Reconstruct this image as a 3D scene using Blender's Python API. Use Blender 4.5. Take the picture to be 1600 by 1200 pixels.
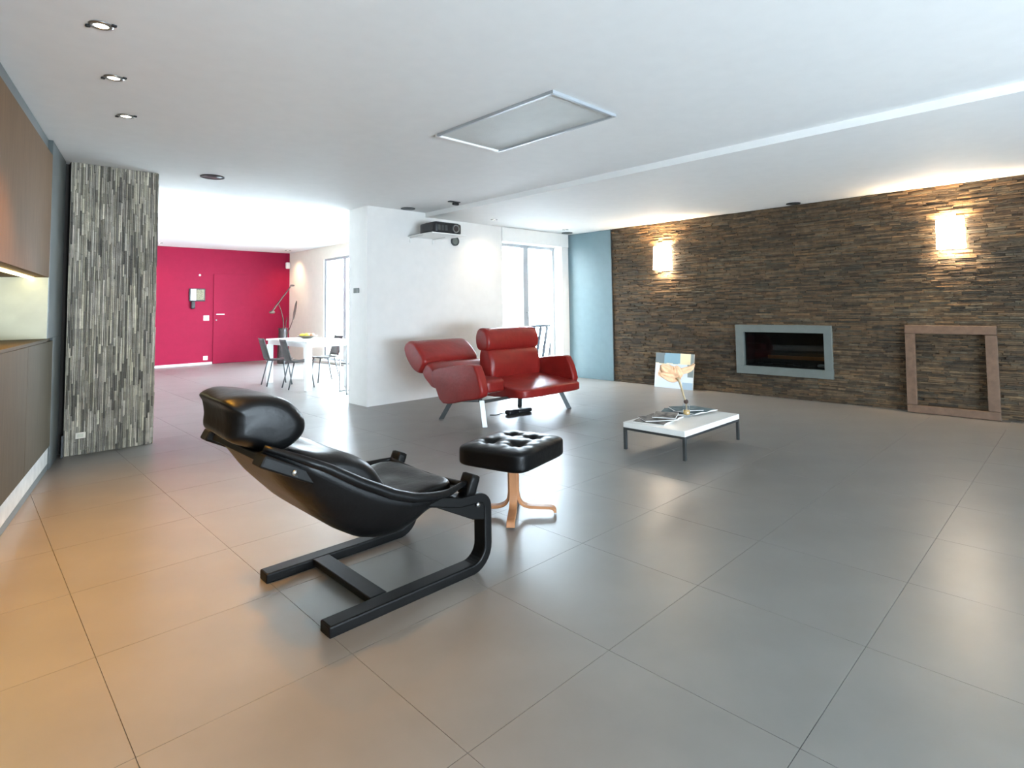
import bpy, bmesh, math, random
from mathutils import Vector, Matrix, noise
random.seed(7)
S = bpy.context.scene
COL = S.collection
for o in list(bpy.data.objects): bpy.data.objects.remove(o)

# ------------------------------------------------------------------ camera
W, HT, FPX, PPX, PPY = 1600.0, 1200.0, 882.6, 817.6, 432.8
fw = Vector((0.70539, 0.70673, 0.05447)); rt = Vector((0.70825, -0.70581, -0.01423)); up = Vector((-0.02839, -0.04862, 0.99841))
cd = bpy.data.cameras.new('camera'); cam = bpy.data.objects.new('camera', cd); COL.objects.link(cam)
cam.matrix_world = Matrix(((rt.x, up.x, -fw.x, 0), (rt.y, up.y, -fw.y, 0), (rt.z, up.z, -fw.z, 1.3), (0, 0, 0, 1)))
cd.sensor_fit = 'HORIZONTAL'; cd.sensor_width = 36.0; cd.lens = 36.0 * FPX / W
cd.shift_x = (W / 2 - PPX) / W; cd.shift_y = (PPY - HT / 2) / W
cd.clip_start = 0.05; cd.clip_end = 200
S.camera = cam

# ------------------------------------------------------------------ world, exposure
wd = bpy.data.worlds.new('overcast_sky'); S.world = wd; wd.use_nodes = True
bg = wd.node_tree.nodes['Background']; bg.inputs[0].default_value = (0.80, 0.91, 1.0, 1); bg.inputs[1].default_value = 23.0
S.view_settings.view_transform = 'Standard'; S.view_settings.look = 'None'
S.view_settings.exposure = 1.15; S.view_settings.gamma = 1.0; S.view_settings.use_curve_mapping = False

def portal(name, loc, sx, sy, direction):
    l = bpy.data.lights.new(name, 'AREA'); l.shape = 'RECTANGLE'; l.size = sx; l.size_y = sy
    o = bpy.data.objects.new(name, l); COL.objects.link(o); o.location = loc
    o.rotation_euler = Vector(direction).to_track_quat('-Z', 'Z').to_euler()
    l.cycles.is_portal = True
    return o
portal('window_portal', (7.175, 7.21, 1.21), 1.51, 2.42, (0, -1, 0))
portal('window_portal', (6.68, 12.0, 1.34), 3.4, 2.52, (-1, 0, 0))
portal('window_portal', (6.68, 8.8, 1.34), 2.2, 2.52, (-1, 0, 0))
portal('window_portal', (2.1, -4.72, 0.73), 5.4, 1.34, (0, 1, 0))

# ------------------------------------------------------------------ dimensions
H1, H2, HD = 2.7287, 2.6639, 2.905        # main ceiling, lowered ceiling, dining ceiling
XS, YW, YB, XE = 8.1446, 6.9214, 7.43, 3.9126
XB, YR, XD, YP, YF = 4.8695, 15.693, 6.479, 6.69, -4.6

# ------------------------------------------------------------------ materials
def mat(name, col, rough=0.5, metal=0.0, var=0.06, scale=8.0, bump=0.0, bscale=60.0, spec=0.5, stretch=None, col2=None, attr=None, coat=0.0, emit=None, estr=0.0):
    m = bpy.data.materials.new(name); m.use_nodes = True
    nt = m.node_tree; b = nt.nodes['Principled BSDF']
    tc = nt.nodes.new('ShaderNodeTexCoord'); mp = nt.nodes.new('ShaderNodeMapping')
    nt.links.new(tc.outputs['Object'], mp.inputs['Vector'])
    if stretch: mp.inputs['Scale'].default_value = stretch
    nz = nt.nodes.new('ShaderNodeTexNoise'); nz.inputs['Scale'].default_value = scale; nz.inputs['Detail'].default_value = 5
    nt.links.new(mp.outputs[0], nz.inputs['Vector'])
    rp = nt.nodes.new('ShaderNodeValToRGB'); nt.links.new(nz.outputs['Fac'], rp.inputs['Fac'])
    c2 = col2 or tuple(min(1, c * (1 + var)) for c in col); c1 = col if col2 else tuple(c * (1 - var) for c in col)
    rp.color_ramp.elements[0].position = 0.3; rp.color_ramp.elements[1].position = 0.7
    rp.color_ramp.elements[0].color = (*c1, 1); rp.color_ramp.elements[1].color = (*c2, 1)
    out = rp.outputs[0]
    if attr:
        at = nt.nodes.new('ShaderNodeAttribute'); at.attribute_name = attr
        mx = nt.nodes.new('ShaderNodeMix'); mx.data_type = 'RGBA'; mx.blend_type = 'MULTIPLY'; mx.inputs[0].default_value = 1
        nt.links.new(out, mx.inputs[6]); nt.links.new(at.outputs['Color'], mx.inputs[7]); out = mx.outputs[2]
    nt.links.new(out, b.inputs['Base Color'])
    b.inputs['Roughness'].default_value = rough; b.inputs['Metallic'].default_value = metal
    b.inputs['Specular IOR Level'].default_value = spec; b.inputs['Coat Weight'].default_value = coat
    if emit: b.inputs['Emission Color'].default_value = (*emit, 1); b.inputs['Emission Strength'].default_value = estr
    if bump:
        n2 = nt.nodes.new('ShaderNodeTexNoise'); n2.inputs['Scale'].default_value = bscale; n2.inputs['Detail'].default_value = 4
        nt.links.new(mp.outputs[0], n2.inputs['Vector'])
        bp = nt.nodes.new('ShaderNodeBump'); bp.inputs['Strength'].default_value = bump; bp.inputs['Distance'].default_value = 0.01
        nt.links.new(n2.outputs['Fac'], bp.inputs['Height']); nt.links.new(bp.outputs[0], b.inputs['Normal'])
    return m
def glass_mat(name, tint=(0.95, 0.98, 1.0), refl=0.08):
    m = bpy.data.materials.new(name); m.use_nodes = True; nt = m.node_tree
    for n in list(nt.nodes): nt.nodes.remove(n)
    o = nt.nodes.new('ShaderNodeOutputMaterial'); t = nt.nodes.new('ShaderNodeBsdfTransparent'); g = nt.nodes.new('ShaderNodeBsdfGlossy')
    t.inputs[0].default_value = (*tint, 1); g.inputs['Roughness'].default_value = 0.02
    nz = nt.nodes.new('ShaderNodeTexNoise'); nz.inputs['Scale'].default_value = 2.0
    mr = nt.nodes.new('ShaderNodeMapRange'); mr.inputs[3].default_value = refl * 0.6; mr.inputs[4].default_value = refl
    nt.links.new(nz.outputs['Fac'], mr.inputs[0])
    x = nt.nodes.new('ShaderNodeMixShader'); nt.links.new(mr.outputs[0], x.inputs[0]); nt.links.new(t.outputs[0], x.inputs[1]); nt.links.new(g.outputs[0], x.inputs[2])
    nt.links.new(x.outputs[0], o.inputs[0]); return m

M = dict(
    tile=mat('floor_tile_ceramic', (0.18, 0.173, 0.162), 0.34, var=0.08, scale=3.0, bump=0.008, bscale=120, spec=0.8),
    grout=mat('floor_grout', (0.14, 0.135, 0.125), 0.8),
    ceil=mat('ceiling_paint', (0.80, 0.80, 0.79), 0.75, var=0.015),
    white=mat('white_wall_paint', (0.80, 0.785, 0.76), 0.65, var=0.02, bump=0.05, bscale=40),
    whitegloss=mat('white_lacquer', (0.82, 0.82, 0.80), 0.3, var=0.02),
    cream=mat('cream_wall_paint', (0.80, 0.74, 0.64), 0.65, var=0.02),
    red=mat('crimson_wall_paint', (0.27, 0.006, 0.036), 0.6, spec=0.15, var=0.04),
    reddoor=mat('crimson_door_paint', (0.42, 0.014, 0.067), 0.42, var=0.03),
    teal=mat('blue_grey_panel', (0.13, 0.20, 0.23), 0.35, var=0.04),
    stone=mat('brown_slate', (0.085, 0.060, 0.035), 0.75, var=0.35, scale=14, bump=0.5, bscale=60, attr='tint'),
    gstone=mat('grey_slate', (0.36, 0.33, 0.275), 0.7, var=0.2, scale=14, bump=0.4, bscale=60, attr='tint'),
    mortar=mat('dark_joint', (0.05, 0.045, 0.04), 0.9),
    cabu=mat('brown_wood_veneer', (0.15, 0.088, 0.045), 0.65, spec=0.06, var=0.12, scale=5, stretch=(12, 12, 0.6)),
    cabl=mat('taupe_wood_veneer', (0.075, 0.060, 0.036), 0.65, spec=0.06, var=0.12, scale=5, stretch=(12, 12, 0.6)),
    slatepanel=mat('slate_grey_panel', (0.085, 0.10, 0.10), 0.4, var=0.05),
    niche=mat('niche_lining', (0.62, 0.60, 0.48), 0.5, var=0.05),
    plinth=mat('pale_plinth_stone', (0.55, 0.55, 0.52), 0.4, var=0.15, scale=10),
    black=mat('black_leather', (0.003, 0.0032, 0.0035), 0.36, var=0.2, bump=0.12, bscale=35, spec=0.22),
    blackwood=mat('black_stained_wood', (0.003, 0.003, 0.003), 0.45, spec=0.18, var=0.25, scale=6, stretch=(1, 8, 8)),
    redl=mat('red_leather', (0.235, 0.014, 0.011), 0.36, spec=0.35, var=0.15, scale=6, bump=0.25, bscale=22),
    beech=mat('beech_wood', (0.42, 0.19, 0.085), 0.4, var=0.15, scale=6, stretch=(3, 3, 1)),
    steel=mat('brushed_steel', (0.42, 0.43, 0.43), 0.3, 1.0, var=0.08),
    dsteel=mat('dark_steel', (0.10, 0.11, 0.115), 0.4, 0.8, var=0.1),
    gmetal=mat('grey_metal_frame', (0.17, 0.195, 0.185), 0.45, 0.3, var=0.06),
    dark=mat('black_plastic', (0.012, 0.013, 0.015), 0.45, var=0.2),
    firebox=mat('firebox_black', (0.012, 0.012, 0.012), 0.5, var=0.3),
    fire_reflection=mat('orange_reflection', (0.45, 0.18, 0.06), 0.35, 0.9, var=0.15),  # orange reflection in the fireplace, put into a metal colour
    frame=mat('reclaimed_brown_wood', (0.135, 0.08, 0.05), 0.6, var=0.2, scale=5, stretch=(1, 3, 3), bump=0.2),
    ply=mat('dark_plywood', (0.05, 0.047, 0.045), 0.4, var=0.15),
    glass=glass_mat('clear_glass'), fireglass=glass_mat('dark_fire_glass', (0.55, 0.58, 0.58), 0.03),
    alu=mat('grey_aluminium', (0.42, 0.45, 0.48), 0.4, 0.2, var=0.04),
    hatch=mat('hatch_grille_grey', (0.56, 0.57, 0.55), 0.6, var=0.03, bump=0.2, bscale=150),
    terrace=mat('pale_terrace_stone', (0.7, 0.7, 0.7), 0.8, var=0.06),
    paint=mat('canvas_paint', (1, 1, 1), 0.6, var=0.02, scale=25, attr='tint'),
    canvas=mat('raw_canvas', (0.6, 0.58, 0.52), 0.8),
    peach=mat('peach_dried_leaf', (0.80, 0.50, 0.30), 0.6, var=0.2, scale=20),
    stem=mat('dry_stem', (0.42, 0.33, 0.2), 0.7, var=0.2),
    amber=mat('amber_liquid', (0.62, 0.35, 0.10), 0.15, var=0.1),
    mag=mat('magazine_print', (0.05, 0.05, 0.05), 0.7, spec=0.15, col2=(0.30, 0.27, 0.24), scale=16),
    mag2=mat('teal_magazine_print', (0.03, 0.06, 0.075), 0.7, spec=0.15, col2=(0.16, 0.22, 0.23), scale=10),
    paper=mat('page_paper', (0.7, 0.7, 0.67), 0.7),
    vase=mat('dark_ceramic', (0.03, 0.022, 0.02), 0.3, var=0.2),
    twig=mat('dark_twig', (0.06, 0.03, 0.022), 0.7, var=0.3),
    bowl=mat('dark_bowl_wood', (0.10, 0.08, 0.05), 0.4, var=0.2),
    yellow=mat('lemon_skin', (0.80, 0.58, 0.05), 0.45, var=0.1),
    pink=mat('peach_skin', (0.75, 0.30, 0.18), 0.5, var=0.25, scale=10),
    shade=mat('opal_glass_lit', (0.9, 0.88, 0.85), 0.4, var=0.01, emit=(1.0, 0.86, 0.68), estr=11.0),
    bulb=mat('lamp_lens_lit', (0.9, 0.9, 0.85), 0.4, var=0.01, emit=(1.0, 0.86, 0.66), estr=14.0),
    led=mat('led_strip_lit', (0.9, 0.9, 0.8), 0.4, var=0.01, emit=(1.0, 0.92, 0.45), estr=5.0),
    rail=mat('dark_railing', (0.011, 0.011, 0.012), 1.0, spec=0.0),  # near-black so the slats still show against the bright sky
    screen=mat('intercom_screen', (0.10, 0.085, 0.05), 0.2, col2=(0.28, 0.24, 0.14), scale=60),
    switch=mat('white_switch_plastic', (0.85, 0.82, 0.80), 0.4, var=0.01),
)

# ------------------------------------------------------------------ helpers
def link(name, me, m, parent=None, smooth=False):
    o = bpy.data.objects.new(name, me); COL.objects.link(o)
    if m: me.materials.append(M[m] if isinstance(m, str) else m)
    if smooth:
        me.polygons.foreach_set('use_smooth', [True] * len(me.polygons))
    if parent: o.parent = parent
    return o
def origin(parent):
    v = Vector((0, 0, 0))
    while parent: v += parent.location; parent = parent.parent
    return v
def raw(name, vs, fs, m, parent=None, smooth=False, bevel=0.0, seg=2, subd=0, solid=0.0):
    off = origin(parent)
    me = bpy.data.meshes.new(name)
    me.from_pydata([tuple(Vector(v) - off) for v in vs], [], fs); me.update()
    bm = bmesh.new(); bm.from_mesh(me); bmesh.ops.recalc_face_normals(bm, faces=bm.faces); bm.to_mesh(me); bm.free()
    o = link(name, me, m, parent, smooth)
    if solid: d = o.modifiers.new('thick', 'SOLIDIFY'); d.thickness = solid; d.offset = 0
    if bevel: d = o.modifiers.new('bevel', 'BEVEL'); d.width = bevel; d.segments = seg; d.limit_method = 'ANGLE'; d.angle_limit = math.radians(35)
    if subd: d = o.modifiers.new('sub', 'SUBSURF'); d.levels = subd; d.render_levels = subd
    return o
def boxgeo(lo, hi):
    x0, y0, z0 = lo; x1, y1, z1 = hi
    v = [(x0, y0, z0), (x1, y0, z0), (x1, y1, z0), (x0, y1, z0), (x0, y0, z1), (x1, y0, z1), (x1, y1, z1), (x0, y1, z1)]
    f = [(0, 3, 2, 1), (4, 5, 6, 7), (0, 1, 5, 4), (1, 2, 6, 5), (2, 3, 7, 6), (3, 0, 4, 7)]
    return v, f
def box(name, lo, hi, m, parent=None, bevel=0.0, xf=None):
    v, f = boxgeo(lo, hi)
    if xf: v = [xf @ Vector(p) for p in v]
    return raw(name, v, f, m, parent, bevel=bevel)
def multibox(name, boxes, m, parent=None, bevel=0.0, xf=None):
    V, F = [], []
    for lo, hi in boxes:
        v, f = boxgeo(lo, hi); k = len(V); V += v; F += [tuple(i + k for i in q) for q in f]
    if xf: V = [xf @ Vector(p) for p in V]
    return raw(name, V, F, m, parent, bevel=bevel)
def catmull(pts, n=6, closed=False):
    pts = [Vector(p) for p in pts]; out = []; N = len(pts)
    rng = range(N if closed else N - 1)
    for i in rng:
        g = (lambda k: pts[k % N]) if closed else (lambda k: pts[max(0, min(N - 1, k))])
        a, b, c, d = g(i - 1), g(i), g(i + 1), g(i + 2)
        for j in range(n):
            t = j / n
            out.append(0.5 * ((2 * b) + (c - a) * t + (2 * a - 5 * b + 4 * c - d) * t * t + (3 * b - a - 3 * c + d) * t ** 3))
    if not closed: out.append(pts[-1])
    return out
def loftgeo(rings, capped=True):
    n = len(rings[0]); V = [p for r in rings for p in r]; F = []
    for i in range(len(rings) - 1):
        for j in range(n):
            F.append((i * n + j, i * n + (j + 1) % n, (i + 1) * n + (j + 1) % n, (i + 1) * n + j))
    if capped: F.append(tuple(range(n))[::-1]); F.append(tuple((len(rings) - 1) * n + j for j in range(n)))
    return V, F
def tube(name, pts, r, m, parent=None, n=8, smooth=True):
    pts = [Vector(p) for p in pts]; rings = []
    rr = r if isinstance(r, (list, tuple)) else [r] * len(pts)
    prev = None
    for i, p in enumerate(pts):
        t = (pts[min(i + 1, len(pts) - 1)] - pts[max(i - 1, 0)]).normalized()
        if prev is None: a = t.orthogonal().normalized()
        else: a = (prev - t * prev.dot(t)).normalized()
        prev = a; b = t.cross(a)
        rings.append([p + (a * math.cos(q) + b * math.sin(q)) * rr[i] for q in [2 * math.pi * k / n for k in range(n)]])
    V, F = loftgeo(rings); return raw(name, V, F, m, parent, smooth=smooth)
def bar(name, pts, wid, thk, side, m, parent=None, bevel=0.004):
    """flat bar swept along pts; side = unit vector of the width"""
    pts = [Vector(p) for p in pts]; s = Vector(side).normalized(); rings = []
    for i, p in enumerate(pts):
        t = (pts[min(i + 1, len(pts) - 1)] - pts[max(i - 1, 0)]).normalized(); nrm = t.cross(s).normalized()
        rings.append([p + s * wid / 2 + nrm * thk / 2, p - s * wid / 2 + nrm * thk / 2, p - s * wid / 2 - nrm * thk / 2, p + s * wid / 2 - nrm * thk / 2])
    V, F = loftgeo(rings); return raw(name, V, F, m, parent, bevel=bevel)
def lathe(name, prof, c, m, parent=None, n=20, smooth=True):
    c = Vector(c)
    rings = [[c + Vector((r * math.cos(2 * math.pi * k / n), r * math.sin(2 * math.pi * k / n), z)) for k in range(n)] for r, z in prof]
    V, F = loftgeo(rings); return raw(name, V, F, m, parent, smooth=smooth)
def rbox(name, c, size, m, parent=None, pw=6, n=10, xf=None, deform=None):
    bm = bmesh.new(); bmesh.ops.create_cube(bm, size=2)
    bmesh.ops.subdivide_edges(bm, edges=bm.edges, cuts=n, use_grid_fill=True)
    c = Vector(c); V = []
    for v in bm.verts:
        p = v.co; k = (abs(p.x) ** pw + abs(p.y) ** pw + abs(p.z) ** pw) ** (1 / pw)
        q = Vector((p.x / k, p.y / k, p.z / k)); q2 = Vector((q.x * size[0] / 2, q.y * size[1] / 2, q.z * size[2] / 2))
        if deform: q2 = deform(q, q2)
        V.append((xf @ q2 if xf else q2) + c)
    bm.verts.index_update(); F = [tuple(v.index for v in f.verts) for f in bm.faces]; bm.free()
    return raw(name, V, F, m, parent, smooth=True)
def puff(name, prof, a0, a1, m, parent=None, axis='x', soft=0.06, n=4, fn=None):
    """closed 2D profile swept along an axis with rounded ends"""
    pr = catmull([(p[0], p[1], 0) for p in prof], n, True); cx = sum(p.x for p in pr) / len(pr); cy = sum(p.y for p in pr) / len(pr)
    L = a1 - a0; st = []
    for k in range(7):
        t = k / 6; st.append((a0 + soft * (1 - math.cos(t * math.pi / 2)) , 0.0 + math.sin(t * math.pi / 2)))
    mid = [(a0 + soft + (L - 2 * soft) * k / 8, 1.0) for k in range(1, 8)]
    st = st + mid + [(a1 - (s[0] - a0), s[1]) for s in reversed(st)]
    ext = max(max(abs(p.x - cx), abs(p.y - cy)) for p in pr)
    rings = []
    for a, s in st:
        sc = 1 - (1 - s) * min(0.5, soft / ext * 0.9)
        ring = []
        for p in pr:
            u, v = cx + (p.x - cx) * sc, cy + (p.y - cy) * sc
            q = Vector((a, u, v)) if axis == 'x' else Vector((u, a, v))
            if fn: q = fn(q)
            ring.append(q)
        rings.append(ring)
    V, F = loftgeo(rings); return raw(name, V, F, m, parent, smooth=True)
def grid(name, fn, nu, nv, m, parent=None, solid=0.0, smooth=True):
    V = [fn(i / nu, j / nv) for i in range(nu + 1) for j in range(nv + 1)]
    F = [(i * (nv + 1) + j, i * (nv + 1) + j + 1, (i + 1) * (nv + 1) + j + 1, (i + 1) * (nv + 1) + j) for i in range(nu) for j in range(nv)]
    return raw(name, V, F, m, parent, smooth=smooth, solid=solid)
def thing(name, label, cat, loc=(0, 0, 0), group=None):
    o = bpy.data.objects.new(name, None); COL.objects.link(o); o.location = loc; o.empty_display_size = 0.1
    return tag(o, label, cat, group)
def tag(o, label, cat, group=None):
    o['label'] = label; o['category'] = cat
    if group: o['group'] = group
    return o
def struct(o, label=None, cat=None):
    o['kind'] = 'structure'
    if label: o['label'] = label
    if cat: o['category'] = cat
    return o
def copy_tree(o, parent=None):
    c = o.copy(); COL.objects.link(c); c.parent = parent
    for ch in o.children: copy_tree(ch, c)
    return c
def lamp(name, kind, loc, watts, col, direction=None, size=0.05, cone=100, blend=0.6, parent=None):
    l = bpy.data.lights.new(name, kind); l.energy = watts; l.color = col
    if kind != 'AREA': l.shadow_soft_size = size
    if kind == 'SPOT': l.spot_size = math.radians(cone); l.spot_blend = blend
    o = bpy.data.objects.new(name, l); COL.objects.link(o)
    o.location = Vector(loc) - origin(parent)
    if parent: o.parent = parent
    if direction: o.rotation_euler = Vector(direction).to_track_quat('-Z', 'Y').to_euler()
    return o
def lin(a, b, t): return a + (b - a) * t
def interp(tab, x):
    if x <= tab[0][0]: return tab[0][1]
    for (a, b), (c, d) in zip(tab, tab[1:]):
        if x <= c: return b + (d - b) * (x - a) / (c - a)
    return tab[-1][1]

# ================================================================== SETTING
# ---- floor with one object for each large tile
fl = box('floor', (-3.2, YF, -0.12), (XS + 0.35, YR, -0.012), 'grout')
struct(fl, 'grey ceramic tiled floor running through living and dining area', 'floor')
TS, TX, TY = 0.6883, 1.7797, 1.3523
v, f = boxgeo((0.0010, 0.0010, -0.012), (TS - 0.0010, TS - 0.0010, 0.0))
tme = bpy.data.meshes.new('floor_tile'); tme.from_pydata(v, [], f); tme.materials.append(M['tile'])
for i in range(-6, 10):
    for j in range(-9, 21):
        x, y = TX + i * TS, TY + j * TS
        if x > XS - 0.03 or y > YR - 0.03 or y < YF - TS + 0.1: continue
        if y > 6.9 and not (0.9 < x + TS and x < XD): continue
        if x + TS < 0.204 + (y + TS - 4.511) * 0.2123 - 0.45 or x < -3.2: continue
        o = bpy.data.objects.new('floor_tile', tme); COL.objects.link(o); o.parent = fl; o.location = (x, y, 0)

# ---- ceilings
struct(box('ceiling', (-3.2, YF - 0.2, H1), (XB, YB, H1 + 0.35), 'ceil'), 'white painted main ceiling over the living area', 'ceiling')
struct(box('ceiling_lowered', (XB, YF - 0.2, H2), (XS + 0.35, 7.2, H1 + 0.35), 'ceil'), 'slightly lowered white ceiling strip along the stone wall', 'ceiling')
struct(box('ceiling_dining', (0.6, YB, HD), (XD + 0.35, YR + 0.25, HD + 0.2), 'ceil'), 'white ceiling over the dining area before the crimson wall', 'ceiling')

# ---- stone wall with fireplace opening
FY0, FY1, FZ0, FZ1 = 2.51, 3.586, 0.42, 0.908
wr = multibox('wall_right', [((XS, YF, 0), (XS + 0.35, FY0, H2)), ((XS, FY1, 0), (XS + 0.35, YW, H2)),
                             ((XS, FY0, 0), (XS + 0.35, FY1, FZ0)), ((XS, FY0, FZ1), (XS + 0.35, FY1, H2))], 'mortar')
struct(wr, 'long wall clad in rough brown stacked slate strips', 'wall')
def cladding(name, m, parent, place, A0, A1, B0, B1, ch, lmin, lmax, dmin, dmax, skip=None, pal=None):
    """courses of stone strips: a along the course, b across courses"""
    V, F, T = [], [], []
    b = B0
    while b < B1 - 0.004:
        h = min(random.uniform(*ch), B1 - b); a = A0 - random.random() * lmax
        while a < A1:
            L = random.uniform(lmin, lmax); s, e = max(a, A0), min(a + L, A1); a += L
            if e - s < 0.01: continue
            d = random.uniform(dmin, dmax)
            segs = [(s, e)]
            if skip and b + h > skip[2] and b < skip[3]:
                segs = [(s, min(e, skip[0])), (max(s, skip[1]), e)]
            for p, q in segs:
                if q - p < 0.008: continue
                k = len(V); g = 0.0015; t = random.uniform(-0.003, 0.003)
                for (aa, bb, dd) in [(p, b, 0), (q, b, 0), (q, b + h, 0), (p, b + h, 0), (p + g, b + g, d + t), (q - g, b + g, d - t), (q - g, b + h - g, d - t * 0.5), (p + g, b + h - g, d + t * 1.5)]:
                    V.append(place(aa, bb, dd))
                F += [tuple(k + i for i in r) for r in [(4, 5, 6, 7), (0, 1, 5, 4), (1, 2, 6, 5), (2, 3, 7, 6), (3, 0, 4, 7)]]
                c = pal((p + q) / 2, b); T += [c] * 20
        b += h
    o = raw(name, V, F, m, parent)
    at = o.data.color_attributes.new('tint', 'FLOAT_COLOR', 'CORNER')
    fl_ = []
    for c in T: fl_ += [c[0], c[1], c[2], 1.0]
    at.data.foreach_set('color', fl_)
    o['kind'] = 'stuff'
    return o
def pal_brown(a, b):
    k = random.uniform(0.4, 1.45); n_ = noise.noise(Vector((a * 0.9, b * 2.2, 3.1))); k *= 1 + 0.6 * n_
    w = random.random()
    c = (1.05, 0.97, 0.86) if w < 0.5 else (1.15, 0.95, 0.72) if w < 0.8 else (0.85, 0.92, 0.95)
    return tuple(min(2, x * k) for x in c)
def pal_grey(a, b):
    k = random.choice([0.3, 0.5, 0.65, 0.8, 0.95, 1.1, 1.5]) * random.uniform(0.85, 1.15)
    return (k, k * random.uniform(0.97, 1.0), k * random.uniform(0.88, 1.0))
cladding('stone_cladding', 'stone', wr, lambda a, b, d: (XS - d, a, b), YF, 5.915, 0.0, H2, (0.013, 0.028), 0.06, 0.30, 0.006, 0.034,
         skip=(FY0 - 0.02, FY1 + 0.02, FZ0 - 0.02, FZ1 + 0.02), pal=pal_brown)

# ---- blue-grey door panel at the end of the stone wall
dp = struct(box('door_1', (XS - 0.035, 5.925, 0.004), (XS - 0.001, YW - 0.004, H2 - 0.004), 'teal', bevel=0.003), 'tall flush blue-grey door panel between window and stone wall', 'door')
box('door_edge', (XS - 0.045, 5.913, 0.004), (XS - 0.001, 5.9245, H2 - 0.004), 'dsteel', dp)

# ---- projector / window wall
WX0, WX1, WZ1 = 6.42, 7.93, 2.42
struct(multibox('wall_back', [((XE, YW, 0), (WX0, YB, H1)), ((WX1, YW, 0), (XS + 0.35, 7.2, H1)), ((WX0, YW, WZ1), (WX1, 7.2, H1))], 'white'),
       'white wall end and wall behind the red loveseat, with tall window opening', 'wall')
w1 = struct(thing('window_1', 'tall two-part glazed terrace door beside the blue-grey panel', 'window', (7.16, 7.15, 0)))
FYa, FYb = 7.12, 7.19
def fr(name, lo, hi, m='alu', p=None): return box(name, lo, hi, m, p or w1, bevel=0.004)
fr('window_frame', (WX0, FYa, 0.0), (WX0 + 0.05, FYb, WZ1)); fr('window_frame', (WX1 - 0.05, FYa, 0), (WX1, FYb, WZ1))
fr('window_frame', (WX0 + .05, FYa, WZ1 - 0.05), (WX1 - .05, FYb, WZ1)); fr('window_frame', (WX0 + .05, FYa, 0), (WX1 - .05, FYb, 0.06))
mul = fr('window_mullion', (7.10, FYa - 0.012, 0.06), (7.23, FYb, WZ1 - 0.05))
tube('window_handle', [(7.165, FYa - 0.012, 1.22), (7.165, FYa - 0.05, 1.22), (7.165, FYa - 0.05, 1.10)], 0.008, 'steel', mul)
box('window_pane', (WX0 + .05, 7.15, 0.06), (7.10, 7.156, WZ1 - .05), 'glass', w1)
box('window_pane', (7.23, 7.15, 0.06), (WX1 - .05, 7.156, WZ1 - .05), 'glass', w1)
struct(box('trim_1', (WX0 - 0.02, YW - 0.03, WZ1 + 0.0), (XS - 0.05, YW - 0.001, H2 - 0.003), 'whitegloss', bevel=0.004), 'white blind box above the tall terrace window', 'blind box')

# ---- pillar clad in upright grey strips
PX0, PX1 = 0.705, 1.404
pil = struct(multibox('wall_pillar', [((PX0, YP, 0), (PX1, YP + 0.62, H1)), ((-0.1, YP + 0.13, 0), (PX0, YP + 0.62, HD))], 'mortar'), 'square pillar clad in upright grey slate strips', 'pillar')  # second box added as filler, keeps sky light out beside the pillar
cladding('stone_cladding', 'gstone', pil, lambda a, b, d: (b, YP - d, a), 0.0, H1, PX0, PX1, (0.010, 0.018), 0.08, 0.36, 0.003, 0.016, pal=pal_grey)
cladding('stone_cladding', 'gstone', pil, lambda a, b, d: (PX1 + d, b, a), 0.0, H1, YP, YP + 0.62, (0.010, 0.018), 0.08, 0.36, 0.003, 0.012, pal=pal_grey)

# ---- dining room shell
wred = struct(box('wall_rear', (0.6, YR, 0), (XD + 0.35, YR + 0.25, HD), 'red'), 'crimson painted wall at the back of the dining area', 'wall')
DY0, DY1, DZ0, DZ1 = 10.35, 13.62, 0.08, 2.60
struct(multibox('wall_dining', [((XD, DY1, 0), (XD + 0.35, YR, HD)), ((XD, 9.9, 0), (XD + 0.35, DY0, HD)), ((XD, YB, 0), (XD + 0.35, 7.7, HD)),
                                ((XD, DY0, 0), (XD + 0.35, DY1, DZ0)), ((XD, DY0, DZ1), (XD + 0.35, DY1, HD)), ((XD, 7.7, 0), (XD + 0.35, 9.9, DZ0)), ((XD, 7.7, DZ1), (XD + 0.35, 9.9, HD))], 'cream'),
       'cream side wall of the dining area with window openings', 'wall')
w2 = struct(thing('window_2', 'wide dining window with grey frame beside the cream wall', 'window', (XD + 0.2, 12, DZ0)))
def fr2(lo, hi, nm='window_frame'): return box(nm, lo, hi, 'alu', w2, bevel=0.004)
fx0, fx1 = XD + 0.03, XD + 0.09
fr2((fx0, DY0, DZ0), (fx1, DY1, DZ0 + 0.06)); fr2((fx0, DY0, DZ1 - 0.06), (fx1, DY1, DZ1))
fr2((fx0, DY0, DZ0 + .06), (fx1, DY0 + .06, DZ1 - .06)); fr2((fx0, DY1 - .1, DZ0 + .06), (fx1, DY1, DZ1 - .06))
fr2((fx0, 12.50, DZ0 + .06), (fx1, 12.64, DZ1 - .06), 'window_mullion'); fr2((fx0, 11.40, DZ0 + .06), (fx1, 11.52, DZ1 - .06), 'window_mullion')
for a, b in [(DY0 + .06, 11.40), (11.52, 12.50), (12.64, DY1 - .1)]: box('window_pane', (XD + .057, a, DZ0 + .06), (XD + .063, b, DZ1 - .06), 'glass', w2)
box('window_sill', (XD - 0.06, DY0 - .05, DZ0 - 0.03), (XD + 0.029, DY1 + .02, DZ0 - 0.0005), 'whitegloss', w2)
w3 = struct(thing('window_3_added', 'unseen smaller dining window added behind the white wall for daylight', 'window', (XD + 0.2, 8.8, DZ0)))  # hidden opening added to bring more daylight into the dining area
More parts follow.
